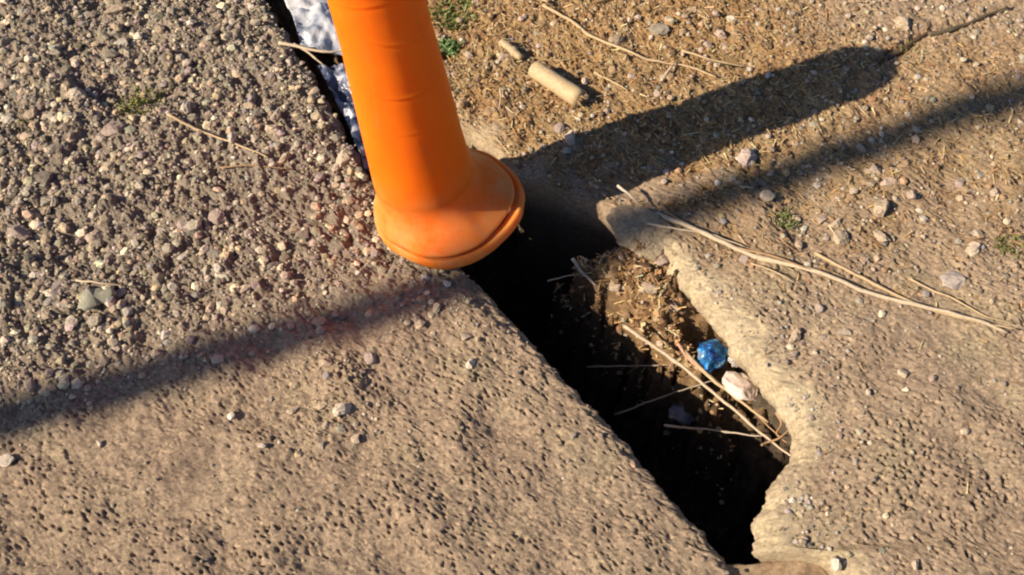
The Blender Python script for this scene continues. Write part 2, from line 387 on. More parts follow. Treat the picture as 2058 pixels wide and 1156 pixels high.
def place_left(n, smin, smax, powr, seed, base=.03):
    r = np.random.default_rng(seed)
    y = r.uniform(.40, 1.58, n); x = r.uniform(-1.0, .35, n); s = smin+(smax-smin)*r.random(n)**powr
    ok = x < edgeL(y)-.004-s*.5; px, py = PX(x, y, 0.)
    ok &= (px > -140) & (px < 1600) & (py > -140) & (py < 1270)
    d = gravel_mask(px, py)
    d = d*(.72+.28*np.clip(samp(N_blob, x, y)+.6, 0, 1))*(1-.75*blob(px, py, 560, 400, 120, 70))*(1-.5*blob(px, py, 850, 560, 140, 40))
    d = np.maximum(d, base+.25*blob(px, py, 680, 840, 120, 50)+.2*blob(px, py, 900, 650, 150, 40)+.12*blob(px, py, 640, 745, 120, 40))
    ok &= r.random(n) < d
    return x[ok], y[ok], s[ok], gravel_mask(px[ok], py[ok])
x, y, s, g = place_left(18000, .0024, .0102, 2.8, 11, .004)
z = top_left(x, y)[0]+s*(-.12+.42*rng.random(len(s)))*(.5+.5*g)
tag(link('gravel', scatter('gravel', np.stack([x, y, z], -1), s, pick(GREY, len(x), rng, .22)*np.array([1.02, 1.0, .95])*(1.05+.12*samp(N_blob, x, y))[:, None], T0, F0, 21), M_grav), 'loose tan and grey gravel covering the upper left slab', 'gravel', kind='stuff')
gx = len(x)
x, y, s, g = place_left(36000, .0010, .0030, 1.5, 12, .02)
z = top_left(x, y)[0]+s*.4
V20, F20 = stone_templates(1, 8, 9, 2)
V20 = [ico(1)[0]*(1+rng.normal(0, .18, (ico(1)[0].shape[0], 1))) for _ in range(8)]
tag(link('grit', scatter('grit', np.stack([x, y, z], -1), s, pick(GREY, len(x), rng), V20, ico(1)[1], 22), M_grav), 'fine tan grit between the gravel stones on the left slab', 'grit', kind='stuff')

def place_right(n, smin, smax, powr, seed, base=.05):
    r = np.random.default_rng(seed)
    y = r.uniform(.40, 1.62, n); x = r.uniform(-.45, 1.08, n); s = smin+(smax-smin)*r.random(n)**powr
    zp = KT*(x-XT); px, py = PX(x, y, zp)
    ok = (x > edgeR(y)+.012) & (px < 2200) & (py > -140) & (py < 1270)
    ok &= ~((x < edgeR(y)+.06) & (y < 1.0) & (r.random(n) < .93))
    d = soil_mask_R(px, py, samp(N_blob, x, y)); up = smooth01(700, 350, py)
    d = np.maximum(d*.8, .6*up*smooth01(1330, 1500, px)); d = d*(.6+.4*np.clip(samp(N_blob, x+.5, y)+.7, 0, 1))
    d = np.maximum(d, base+.4*blob(px, py, 1680, 1130, 140, 40)+.45*blob(px, py, 1620, 690, 120, 130)+.2*blob(px, py, 1620, 960, 80, 110))
    ok &= r.random(n) < d
    return x[ok], y[ok], s[ok], soil_mask_R(px[ok], py[ok], samp(N_blob, x[ok], y[ok]))
x, y, s, g = place_right(9000, .0026, .0075, 2.6, 31, .035)
z = top_right(x, y)[0]+s*.3
C = np.where((rng.random(len(x)) < g*.75)[:, None], pick(BRN, len(x), rng), pick(GREY, len(x), rng)*1.1)
tag(link('pebble_scatter', scatter('pebble_scatter', np.stack([x, y, z], -1), s, C, T0, F0, 23), M_grav), 'small brown and tan pebbles strewn over the right slab', 'pebbles', kind='stuff')
x, y, s, g = place_right(30000, .0010, .0028, 1.4, 32, .05)
z = top_right(x, y)[0]+s*.4
C = np.where((rng.random(len(x)) < g*.85)[:, None], pick(BRN, len(x), rng), pick(GREY, len(x), rng))
tag(link('soil_crumbs', scatter('soil_crumbs', np.stack([x, y, z], -1), s, C, V20, ico(1)[1], 24), M_grav), 'orange brown soil crumbs over the upper right slab', 'soil', kind='stuff')

q = np.random.default_rng(71); n = 1500; yy = q.uniform(.44, 1.02, n); vv_ = q.random(n)**1.5*.05; sz = .0010+.0040*q.random(n)**2.5; xx = edgeR(yy)+.010+vv_
zz = KT*(xx-XT)-.004-np.clip(.024-vv_, 0, .024)**2*18
keep = q.random(n) < np.clip(.15+.35*samp(N_blob, xx, yy), .03, 1)
tag(link('lip_grit', scatter('lip_grit', np.stack([xx, yy, zz], -1)[keep], sz[keep], pick(GREY, n, q)[keep]*1.1, V20, ico(1)[1], 72), M_grav), 'small aggregate stones and crumbs along the broken right slab edge', 'grit', kind='stuff')

# litter: short dry stalk and leaf scraps, each a thin slab of its own
CUBE = np.array([(-1, -1, -1), (1, -1, -1), (1, 1, -1), (-1, 1, -1), (-1, -1, 1), (1, -1, 1), (1, 1, 1), (-1, 1, 1)], float)
CF = np.array([(0, 3, 2), (0, 2, 1), (4, 5, 6), (4, 6, 7), (0, 1, 5), (0, 5, 4), (1, 2, 6), (1, 6, 5), (2, 3, 7), (2, 7, 6), (3, 0, 4), (3, 4, 7)])
STRAWC = np.array([(.50, .36, .19), (.42, .27, .13), (.56, .44, .26), (.30, .17, .08), (.46, .30, .14), (.20, .12, .06), (.40, .22, .09)])
def litter(name, P, L, Wd, seed, pal=STRAWC, tilt=.25):
    r = np.random.default_rng(seed); n = len(P)
    a = r.uniform(0, 2*math.pi, n); t = r.normal(0, tilt, n); roll = r.uniform(-.7, .7, n)
    V = CUBE[None]*np.stack([L/2, Wd/2, np.full(n, .00035)], -1)[:, None, :]
    V[:, :, 2] += .12*(np.abs(V[:, :, 0])) * r.normal(0, .6, n)[:, None]
    V[:, :, 1] *= np.where(V[:, :, 0] > 0, .5, 1.0)
    def rot(V, ang, i, j):
        c, s = np.cos(ang)[:, None], np.sin(ang)[:, None]; A, B = V[:, :, i].copy(), V[:, :, j].copy(); V[:, :, i] = c*A-s*B; V[:, :, j] = s*A+c*B
    rot(V, roll, 1, 2); rot(V, t, 0, 2); rot(V, a, 0, 1)
    V += P[:, None, :]
    me = npmesh(name, V.reshape(-1, 3), (CF[None]+np.arange(n)[:, None, None]*8).reshape(-1, 3), False)
    cattr(me, 'Col', np.repeat(pick(pal, n, r, .15), 8, 0)); return me
r = np.random.default_rng(50); n = 24000
y = r.uniform(.5, 1.62, n); x = r.uniform(-.4, 1.05, n); px, py = PX(x, y, KT*(x-XT))
ok = (x > edgeR(y)+.012) & (r.random(n) < soil_mask_R(px, py, samp(N_blob, x, y))*.85+.012) & (px < 2200) & (py > -120)
x, y = x[ok], y[ok]
tag(link('dry_litter', litter('dry_litter', np.stack([x, y, top_right(x, y)[0]+.0015], -1), r.uniform(.004, .016, len(x))*(1+1.6*(r.random(len(x)) < .12)), r.uniform(.0007, .0022, len(x)), 51, STRAWC*np.array([1.12, 1.12, 1.05])), M_lit), 'dry orange brown stalk and leaf scraps matted over the upper right slab', 'litter', kind='stuff')
# litter on the ledge in the gap
n = 2400; yl = r.uniform(lp[0, 1]-.02, lp[-1, 1]+.03, n); lx = np.interp(yl, lp[:, 1], lp[:, 0]); xx = lx+r.uniform(-.005, .19, n); ok = (xx < edgeR(yl)-.015)
ok &= r.random(n) < np.where(yl > .82, 1, .35)
xx, yl = xx[ok], yl[ok]; zz = bed_z(xx, yl, None)[0]
tag(link('gap_litter', litter('gap_litter', np.stack([xx, yl, zz+.003], -1), r.uniform(.004, .034, len(xx))*(.4+.6*r.random(len(xx))), r.uniform(.0007, .0026, len(xx)), 52, STRAWC*1.5, .4), M_lit), 'matted dry leaves and stalks heaped on the ledge inside the gap', 'litter', kind='stuff')

q = np.random.default_rng(61); n = 900; yl = q.uniform(.80, lp[-1, 1]+.02, n); xx = np.interp(yl, lp[:, 1], lp[:, 0])+q.uniform(0, .18, n); ok = xx < edgeR(yl)-.012; xx, yl = xx[ok], yl[ok]; zz = bed_z(xx, yl, None)[0]
LEAFC = np.array([(.30, .17, .08), (.22, .12, .06), (.42, .27, .13), (.50, .36, .20), (.15, .085, .045), (.36, .20, .09)])
tag(link('gap_leaves', litter('gap_leaves', np.stack([xx, yl, zz+.004], -1), q.uniform(.007, .018, len(xx)), q.uniform(.003, .009, len(xx)), 62, LEAFC, .5), M_lit), 'torn brown leaf flakes mixed through the litter inside the gap', 'litter', kind='stuff')
n = 2200; yl = q.uniform(.70, lp[-1, 1]+.03, n); xx = np.interp(yl, lp[:, 1], lp[:, 0])+q.uniform(-.01, .19, n); ok = xx < edgeR(yl)-.005; xx, yl = xx[ok], yl[ok]; zz = bed_z(xx, yl, None)[0]; sz = .001+.0045*q.random(len(xx))**3
tag(link('gap_crumbs', scatter('gap_crumbs', np.stack([xx, yl, zz+sz*.4], -1), sz, pick(BRN, len(xx), q), V20, ico(1)[1], 63), M_grav), 'brown earth crumbs on the ledge inside the gap', 'soil', kind='stuff')

# ------------------------------------------------------------------ single stones one can pick out
SM = []
for i, V in enumerate(stone_templates(3, 8, 77, 13)[0]):
    Fs = ico(3)[1]; V = V.copy()
    for j in range(len(V)):
        V[j] *= 1+.10*mnoise.noise(Vector(V[j]*2.2+i*5))+.05*mnoise.noise(Vector(V[j]*6+i*5))
    me = npmesh('stone', V, Fs, False); me.materials.append(M_stone); SM.append(me)
def stone(px, py, w, c, label, side='L', asp=(1, .8, .6), rot=None, group=None, cat='stone', name='stone', sink=.35, mesh=None):
    p = G(px, py) if side == 'L' else GR(px, py)
    if side == 'B': p = G(px, py, LEDGE_Z)
    d = np.linalg.norm(p-CAM); rad = w*.5*d/FPX
    z = {'L': hL, 'R': hR, 'B': hB}[side](p[0], p[1])
    o = link(name, SM[mesh if mesh is not None else random.randrange(len(SM))])
    o.scale = (rad*asp[0]*1.1, rad*asp[1]*1.1, rad*asp[2]*1.1); o.rotation_euler = (random.uniform(-.2, .2), random.uniform(-.2, .2), random.uniform(0, 6.28) if rot is None else rot)
    o.location = (p[0], p[1], z+rad*asp[2]*(1-2*sink)+.001); o.color = (*c, 1)
    return tag(o, label, cat, group)
tan = (.44, .335, .23); cream = (.50, .395, .28); gry = (.27, .215, .16); mauve = (.37, .285, .23); dark = (.19, .155, .12); pale = (.57, .47, .36); pink = (.45, .335, .25)
one = [
 (85, 362, 58, dark, 'dark grey rounded stone at the far left of the gravel', 'L'),
 (690, 322, 46, cream, 'pale rounded stone at the gravel edge left of the orange tube', 'L'),
 (233, 25, 44, tan, 'tan oblong stone at the top of the gravel bed', 'L'),
 (225, 112, 40, dark, 'dark lump under the mauve stones in the upper gravel', 'L'),
 (325, 322, 40, tan, 'squat buff stone in the middle of the gravel below the green sprout', 'L'),
 (230, 262, 52, mauve, 'mauve brown flat stone beside the green sprout', 'L'),
 (550, 265, 44, cream, 'cream oblong stone among gravel left of the blue plastic', 'L'),
 (370, 460, 38, mauve, 'pinkish grey stone in the lower half of the gravel', 'L'),
 (190, 470, 44, pink, 'pinkish tan stone on the gravel, left of the two mauve ones', 'L'),
 (440, 440, 46, mauve, 'mauve grey angular stone beside the bare patch in the gravel', 'L'),
 (35, 472, 54, mauve, 'broad grey stone at the left edge above the long soft shadow', 'L'),
 (495, 587, 30, cream, 'small cream stone just above the long soft shadow', 'L'),
 (412, 505, 26, pale, 'small whitish pebble in the lower gravel', 'L'),
 (245, 616, 26, (.34, .32, .25), 'grey green stone beside the pale torn leaf', 'L'),
 (640, 440, 34, tan, 'tan stone on the bare earth left of the flared foot', 'L'),
 (640, 645, 36, tan, 'brown stone lying inside the long soft shadow', 'L'),
 (880, 622, 34, tan, 'tan stone at the slab corner below the orange foot', 'L'),
 (745, 722, 36, mauve, 'mauve stone with a dark shadow on the lower slab', 'L'),
 (655, 738, 34, tan, 'buff stone on the slab just below the soft shadow', 'L'),
 (935, 680, 28, cream, 'cream pebble near the rounded slab edge', 'L'),
 (945, 735, 34, pale, 'whitish flat pebble half sunk in the slab', 'L'),
 (690, 828, 46, pale, 'pale pink stone in the middle of the lower slab', 'L'),
 (588, 826, 26, cream, 'cream pebble left of the pale pink stone', 'L'),
 (528, 900, 24, pale, 'lone white pebble with a long shadow on the smooth slab', 'L'),
 (655, 855, 24, tan, 'tan pebble just below the pale pink stone', 'L'),
 (715, 880, 24, cream, 'cream pebble right below the pale pink stone cluster', 'L'),
 (15, 930, 34, pale, 'white pebble at the lower left edge of the picture', 'L'),
 (200, 892, 18, pale, 'tiny white pebble below the wide end of the soft shadow', 'L'),
 (1147, 282, 42, pale, 'white stone at the edge of the orange tube\'s shadow', 'R'),
 (1500, 318, 58, (.50, .38, .31), 'pinkish oblong stone between the two shadows', 'R'),
 (1325, 62, 54, (.33, .27, .20), 'large flat brown grey stone in the upper right earth', 'R'),
 (1472, 40, 26, pale, 'small white stone at the top of the upper right earth', 'R'),
 (1812, 52, 44, tan, 'tan flat stone beside the dark twig at top right', 'R'),
 (1755, 350, 36, pink, 'pale pink pebble at the lower rim of the right soft shadow', 'R'),
 (1782, 372, 48, pink, 'pink rounded stone just below the pale pink pebble', 'R'),
 (1770, 425, 52, tan, 'tan wedge shaped stone in the right hand rubble', 'R'),
 (1680, 450, 36, cream, 'cream flat chip on the right slab above the straws', 'R'),
 (1640, 375, 22, pale, 'little white chip under the right soft shadow', 'R'),
 (1540, 405, 40, cream, 'pale flat chip beside the small green sprig', 'R'),
 (1690, 485, 56, tan, 'buff rough stone above the long straw', 'R'),
 (1770, 478, 50, tan, 'rounded buff stone to the right of the rough one', 'R'),
 (1915, 562, 64, (.46, .38, .32), 'large pinkish grey stone above the end of the straws', 'R'),
 (1955, 505, 54, cream, 'cream angular stone behind the large pinkish grey one', 'R'),
 (1965, 475, 36, tan, 'tan stone at the right edge above the straws', 'R'),
 (1695, 672, 40, cream, 'cream stone lodged in the right slab beside its pale edge', 'R'),
 (1600, 672, 46, tan, 'tan stone set in the slab surface below the straws', 'R'),
 (1815, 752, 28, cream, 'cream pebble on the smooth right slab', 'R'),
 (1940, 868, 22, cream, 'lone pale pebble on the right slab, lower right', 'R'),
 (1745, 790, 20, pale, 'tiny white pebble on the pitted right slab', 'R'),
 (1683, 1128, 44, pale, 'white angular stone in the rubble at the bottom', 'R'),
 (1840, 1135, 34, cream, 'cream stone at the bottom right beside the rubble', 'R'),
 (1125, 262, 34, mauve, 'mauve earth clod beside the white stone', 'R'),
 (1240, 85, 44, (.33, .25, .17), 'brown earth lump between the stick and the brown grey stone', 'R'),
]
for a in one:
    stone(a[0], a[1], a[2]*(.78 if a[5] == 'R' and a[2] > 30 else .9), a[3], a[4], a[5], asp=(1, random.uniform(.65, .9), random.uniform(.5, .7)))
rr = random.Random(5)
for k in range(50):
    while True:
        px, py = rr.uniform(0, 700), rr.uniform(0, 690); w = G(px, py)
        if gravel_mask(px, py) > .8 and w[0] < edgeL(w[1])-.02: break
    stone(px, py, rr.uniform(22, 36), tuple(GREY[rr.randrange(11)]*1.08), 'one of the larger ordinary pebbles lying in the left gravel', 'L', group='larger pebbles in the left gravel', cat='pebble', name='pebble', asp=(1, rr.uniform(.65, .95), rr.uniform(.5, .75)))
for k in range(16):
    while True:
        px, py = rr.uniform(1480, 2058), rr.uniform(150, 660)
        if soil_mask_R(np.array(px), np.array(py), 0) > .2 or rr.random() < .5: break
    stone(px, py, rr.uniform(13, 24), rr.choice([tan, cream, pink, mauve, gry]), 'one of the ordinary pebbles in the rubble right of the gap', 'R', group='pebbles in the right hand rubble', cat='pebble', name='pebble', asp=(1, rr.uniform(.65, .95), rr.uniform(.5, .75)))
for k in range(26):
    px, py = rr.uniform(880, 1560), rr.uniform(0, 240)
    w = GR(px, py)
    if w[0] < edgeR(w[1])+.03: continue
    stone(px, py, rr.uniform(14, 26), rr.choice([tan, (.38, .25, .14), pink, (.42, .3, .18)]), 'one of the ordinary brown pebbles in the earth behind the tube', 'R', group='pebbles in the brown earth', cat='pebble', name='pebble')

# ------------------------------------------------------------------ stalks, straws and sticks
def tube_mesh(name, pts, rad, sides=7, close=True, wob=0):
    pts = [Vector(p) for p in pts]; n = len(pts)
    V = []; F = []
    for i, p in enumerate(pts):
        t = (pts[min(i+1, n-1)]-pts[max(i-1, 0)]).normalized(); a = t.cross(Vector((0, 0, 1)))
        a = a.normalized() if a.length > 1e-4 else Vector((1, 0, 0)); b = t.cross(a)
        r_ = rad(i/(n-1)) if callable(rad) else rad
        for k in range(sides):
            th = 2*math.pi*k/sides; rk = r_*(1+wob*mnoise.noise(Vector((k*1.7, i*.9, 3))))
            V.append(p+a*math.cos(th)*rk+b*math.sin(th)*rk)
    for i in range(n-1):
        for k in range(sides):
            k2 = (k+1) % sides; F.append((i*sides+k, i*sides+k2, (i+1)*sides+k2, (i+1)*sides+k))
    if close: F.append(tuple(range(sides))); F.append(tuple(range((n-1)*sides, n*sides))[::-1])
    me = bpy.data.meshes.new(name); me.from_pydata(V, [], F); me.update()
    for p in me.polygons: p.use_smooth = True
    bm = bmesh.new(); bm.from_mesh(me); bmesh.ops.recalc_face_normals(bm, faces=bm.faces); bm.to_mesh(me); bm.free()
    return me
def catmull(P, n):
    P = [Vector(p) for p in P]; P = [P[0]*2-P[1]]+P+[P[-1]*2-P[-2]]; out = []
    for i in range(1, len(P)-2):
        for k in range(n):
            t = k/n; a, b, c, d = P[i-1:i+3]
            out.append(.5*((2*b)+(c-a)*t+(2*a-5*b+4*c-d)*t*t+(3*b-a-3*c+d)*t**3))
    out.append(P[-2]); return out
def straw(pts, w, c, label, side='R', lift=.011, name='straw', cat='straw', group=None, taper=.45, zz=None, n=6, wob=.25):
    W = []
    for i, p in enumerate(pts):
        px, py = p[:2]; dz = p[2] if len(p) > 2 else lift
        if side == 'Z': W.append(G(px, py, dz)); continue
        q = GR(px, py, dz) if side == 'R' else G(px, py, dz)
        h = (hR if side == 'R' else hL)(q[0], q[1]); W.append((q[0], q[1], max(h+dz*.8, q[2]*.5+h*.5)))
    c0 = Vector(W[0]); r0 = w*.39*float(np.linalg.norm(np.array(W[0])-CAM))/FPX
    path = catmull([Vector(q)-c0 for q in W], n)
    path = [q+Vector((mnoise.noise(q*55+c0*9), mnoise.noise(q*55+c0*9+Vector((5, 0, 0))), .4*mnoise.noise(q*55+c0*9+Vector((0, 5, 0)))))*.0018 for q in path]
    me = tube_mesh(name, path, lambda t: r0*(1-(1-taper)*t)*(1+.45*math.exp(-((t-.31)/.02)**2)+.4*math.exp(-((t-.68)/.02)**2)), 6, wob=wob+.1)
    o = link(name, me, M_straw); o.location = c0; o.color = (*c, 1)
    return tag(o, label, cat, group)
ST = (.50, .36, .20); STP = (.54, .42, .28); STB = (.36, .22, .11); DK = (.10, .065, .04)
straw([(1318, 425), (1400, 462), (1520, 508), (1640, 546), (1750, 585), (1850, 612), (1960, 640), (2030, 662)], 13, STP, 'longest pale straw running along the right slab to the right edge', taper=.6)
straw([(1335, 420), (1390, 455), (1470, 487), (1560, 520), (1650, 552)], 8, STB, 'thin brown stalk lying close along the upper side of the longest straw')
straw([(1640, 505), (1720, 548), (1800, 585), (1880, 618), (1970, 645), (2045, 660)], 9, ST, 'dry straw crossing the far end of the longest straw', lift=.008)
straw([(1830, 555), (1880, 580), (1925, 600), (1980, 632), (2040, 650)], 6, ST, 'short thin straw lying above the crossing straws at right', lift=.007)
straw([(1300, 452), (1360, 462), (1430, 470), (1500, 490)], 7, STP, 'short pale stalk on the clod at the start of the long straw', lift=.012)
straw([(1243, 362, .035), (1262, 382, .03), (1285, 405, .02)], 9, pale, 'short white stalk standing up at the rim of the dark hollow')
straw([(1510, 525), (1560, 548), (1600, 572)], 5, ST, 'thin short straw below the longest straw')
straw([(1090, 10), (1150, 38), (1190, 68), (1260, 105), (1310, 120), (1380, 130), (1440, 155)], 9, ST, 'thin curved tan stalk across the upper earth right of the wooden stick')
straw([(1330, 158), (1345, 140), (1355, 128)], 9, STP, 'stubby pale straw scrap at the end of the curved stalk')
straw([(1195, 140), (1230, 160), (1262, 180)], 7, ST, 'short tan straw right of the wooden stick\'s shadow')
straw([(1100, 8), (1085, 0), (1060, -25)], 6, ST, 'small straw leaving the top edge above the stick')
straw([(1370, 100), (1430, 122), (1500, 130)], 6, ST, 'faint straw in the upper right earth left of the shadow tip')
straw([(1005, 180), (1006, 200), (1003, 222)], 6, STP, 'little upright looking straw right of the orange tube')
straw([(560, 85), (600, 94), (650, 104), (695, 100)], 10, STP, 'pale stalk lying across the gap beside the white plastic', side='Z')
o = straw([(590, 88, .012), (622, 108, .006), (650, 132, -.002)], 8, STP, 'branching pale stalk end hanging into the gap by the plastic', side='Z')
straw([(340, 238), (390, 258), (440, 275), (500, 300), (540, 318)], 8, ST, 'dry tan straw lying in the gravel right of the green sprout', side='L', lift=.010)
straw([(440, 330), (500, 330), (590, 335)], 5, STB, 'thin reddish stalk on the bare patch of the gravel', side='L', lift=.008)
straw([(150, 560), (200, 572), (250, 574)], 6, STP, 'pale straw above the torn leaf in the gravel', side='L', lift=.010)
# straws in the gap
for i, (pts, w, c, lab) in enumerate([
  ([(1255, 655, -.045), (1320, 700, -.05), (1390, 752, -.05), (1470, 820, -.045), (1540, 880, -.035), (1592, 918, -.01)], 11, STP, 'long pale straw along the sunlit rim inside the gap'),
  ([(1370, 700, -.045), (1420, 752, -.045), (1480, 800, -.045), (1545, 850, -.04)], 12, ST, 'golden straw beside the blue foil inside the gap'),
  ([(1362, 690, -.04), (1385, 722, -.045), (1410, 748, -.045)], 9, (.60, .30, .20), 'reddish straw touching the blue foil\'s left side'),
  ([(1400, 730, -.05), (1450, 775, -.05), (1500, 815, -.05), (1570, 880, -.035)], 8, STB, 'brown straw between the two bright ones in the gap'),
  ([(1180, 737, -.15), (1270, 736, -.13), (1400, 733, -.09)], 6, (.3, .24, .17), 'dim thin stalk spanning the shaded gap'),  # colour darkened to paint in the gap's shade
  ([(1235, 835, -.15), (1310, 805, -.13), (1400, 775, -.10), (1440, 765, -.07)], 6, (.3, .24, .17), 'dim stalk slanting up across the dark gap'),  # same darkened colour, shade painted in
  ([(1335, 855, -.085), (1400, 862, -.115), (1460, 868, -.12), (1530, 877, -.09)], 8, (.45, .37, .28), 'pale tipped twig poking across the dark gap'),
  ([(1150, 520, -.045), (1165, 540, -.05), (1185, 562, -.06), (1205, 580, -.06)], 11, pale, 'pale crooked twig at the dark hollow behind the litter'),
  ([(1100, 565, -.06), (1140, 555, -.06), (1170, 550, -.06)], 5, tan, 'thin dim twig in the shaded hollow'),
  ([(1470, 735, -.045), (1490, 725, -.04), (1512, 712, -.035)], 8, tan, 'short stalk between the blue foil and the pale slab edge'),
  ([(1530, 895, -.03), (1545, 888, -.03), (1570, 880, -.02), (1590, 860, -.01)], 7, STB, 'bent brown stalk at the tip of the ledge'),
  ([(1560, 830, -.03), (1570, 850, -.03), (1562, 872, -.03), (1580, 890, -.025)], 6, (.45, .25, .12), 'curled brown scrap against the pale slab edge')]):
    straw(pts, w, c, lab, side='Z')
# pale tip of the twig
# the hollow wooden stick in the earth, with its broken-off piece
def reed(a, b, w, c, label, name, hollow=True):
    A = GR(*a, .012); B = GR(*b, .012); A[2] = hR(A[0], A[1])+.011; B[2] = hR(B[0], B[1])+.011
    r0 = w*.5*float(np.linalg.norm(B-CAM))/FPX
    root = empty(name, A); L = Vector(B-A)
    pts = [L*t for t in np.linspace(0, 1, 12)]
    me = tube_mesh('shaft', pts[:-1], lambda t: r0*(.92+.06*t), 11, close=True, wob=.12)
    sh = link('shaft', me, M_straw, root); sh.color = (*c, 1)
    if hollow:
        inner = tube_mesh('hollow', [L*t for t in np.linspace(.0, .997, 5)], r0*.72, 14, close=False); ob = link('hollow', inner, M_straw, root); ob.color = (.16, .11, .06, 1)
        for o_, t in ((0, 0.0), (1, 1.0)):
            ang = [2*math.pi*k/14 for k in range(14)]; d = L.normalized(); u = d.cross(Vector((0, 0, 1))).normalized(); v = d.cross(u)
            rr_ = r0*(.9+.12*t); V = [L*t+(u*math.cos(q)+v*math.sin(q))*rr_ for q in ang]+[L*t+(u*math.cos(q)+v*math.sin(q))*r0*.72 for q in ang]
            F = [(k, (k+1) % 14, 14+(k+1) % 14, 14+k) for k in range(14)]
            if o_ == 0: V.append(L*.01); F += [(14+k, 14+(k+1) % 14, 28) for k in range(14)]
            m2 = bpy.data.meshes.new('cut_end'); m2.from_pydata(V, [], F); m2.update(); e = link('cut_end', m2, M_straw, root); e.color = (c[0]*1.05, c[1]*1.05, c[2]*1.05, 1)
    d = L.normalized(); u = d.cross(Vector((0, 0, 1))).normalized(); v = d.cross(u); V = []; F = []
    for k in range(14):                                   # splintered end
        a = 2*math.pi*k/14; rr_ = r0*(.98 if k % 2 else .8); c_ = pts[-2]+(u*math.cos(a)+v*math.sin(a))*rr_*.7; e_ = r0*random.uniform(.2, 1.3); i = len(V)
        V += [c_+u*r0*.2, c_-u*r0*.2, c_+v*r0*.2, c_+d*e_]; F += [(i, i+1, i+3), (i+1, i+2, i+3), (i+2, i, i+3), (i, i+2, i+1)]
    m2 = bpy.data.meshes.new('broken_end'); m2.from_pydata(V, [], F); m2.update(); e = link('broken_end', m2, M_straw, root); e.color = (c[0]*.75, c[1]*.7, c[2]*.65, 1)
    return tag(root, label, 'stick')
reed((1074, 142), (1176, 208), 40, (.53, .385, .215), 'thick pale broken stick lying in the earth behind the tube', 'wooden_stick', False)
straw([(1008, 86), (1025, 98), (1048, 114)], 22, (.46, .35, .20), 'short weathered stick piece just beyond the thick broken stick', name='stick_piece', cat='stick', taper=.9, lift=.008)
straw([(1782, 112), (1815, 92), (1850, 70), (1872, 56)], 17, DK, 'dark crooked twig at the tip of the tube\'s shadow', name='twig', cat='twig', lift=.006)
straw([(1868, 66), (1905, 58), (1950, 40), (1985, 24), (2030, 8)], 12, (.13, .10, .06), 'thin dark brown twig running to the top right corner', name='twig', cat='twig', lift=.004)

# ------------------------------------------------------------------ orange tube
AX = Vector((-.100, -.02, 1)).normalized()
BASE = Vector(G(900, 420, .019))
def orange_mat():
    m, nt, b = newmat('orange_plastic')
    c = ramp(nt, nz(nt, 14, 5, .6).outputs[0], [(.3, (.90, .155, .003)), (.55, (.93, .178, .004)), (.75, (.93, .20, .006))])
    c = mix(nt, ramp(nt, nz(nt, 160, 6, .75).outputs[0], [(.60, (0, 0, 0)), (.78, (.5, .5, .5))]), c, (.62, .27, .09))
    tc = nt.nodes.new('ShaderNodeTexCoord'); sp = nt.nodes.new('ShaderNodeSeparateXYZ'); nt.links.new(tc.outputs['Object'], sp.inputs[0])
    mr = nt.nodes.new('ShaderNodeMapRange'); mr.inputs[1].default_value = .13; mr.inputs[2].default_value = .015; nt.links.new(sp.outputs[2], mr.inputs[0])
    dn = nt.nodes.new('ShaderNodeMath'); dn.operation = 'MULTIPLY'; nt.links.new(mr.outputs[0], dn.inputs[0]); nt.links.new(ramp(nt, nz(nt, 22, 5, .7).outputs[0], [(.35, (0,)*3), (.7, (.75,)*3)]), dn.inputs[1])
    c = mix(nt, dn.outputs[0], c, (.78, .36, .15))      # dust towards the foot
    mp = nt.nodes.new('ShaderNodeMapping'); mp.inputs['Scale'].default_value = (60, 60, 7); mp.inputs['Rotation'].default_value = (.2, .1, 0); nt.links.new(tc.outputs['Object'], mp.inputs[0])
    sn = nt.nodes.new('ShaderNodeTexNoise'); sn.inputs['Scale'].default_value = 1; sn.inputs['Detail'].default_value = 6; sn.inputs['Roughness'].default_value = .7; nt.links.new(mp.outputs[0], sn.inputs['Vector'])
    c = mix(nt, ramp(nt, sn.outputs[0], [(.58, (0,)*3), (.72, (.45,)*3)]), c, (.60, .20, .04))      # scuffs along the shaft
    nt.links.new(c, b.inputs['Base Color']); b.inputs['Roughness'].default_value = .62; b.inputs['Specular IOR Level'].default_value = .2
    b.inputs['Subsurface Weight'].default_value = .7; b.inputs['Subsurface Radius'].default_value = (1, .42, .12); b.inputs['Subsurface Scale'].default_value = .045
    bump(nt, b, nz(nt, 60, 5, .6).outputs[0], .12, .002)
    return m
M_or = orange_mat()
tube = empty('orange_tube', BASE)
tube.rotation_euler = Vector((0, 0, 1)).rotation_difference(AX).to_euler()
OFF = Vector((-.025, .006))
def FLAP(a):                                  # the foot is bent out of round
    g = lambda a0, w: math.exp(-(math.atan2(math.sin(a-a0), math.cos(a-a0))/w)**2)
    return .0065*g(.15, .42)+.004*g(4.75, .35)-.0025*g(5.5, .35)-.004*g(4.1, .3)
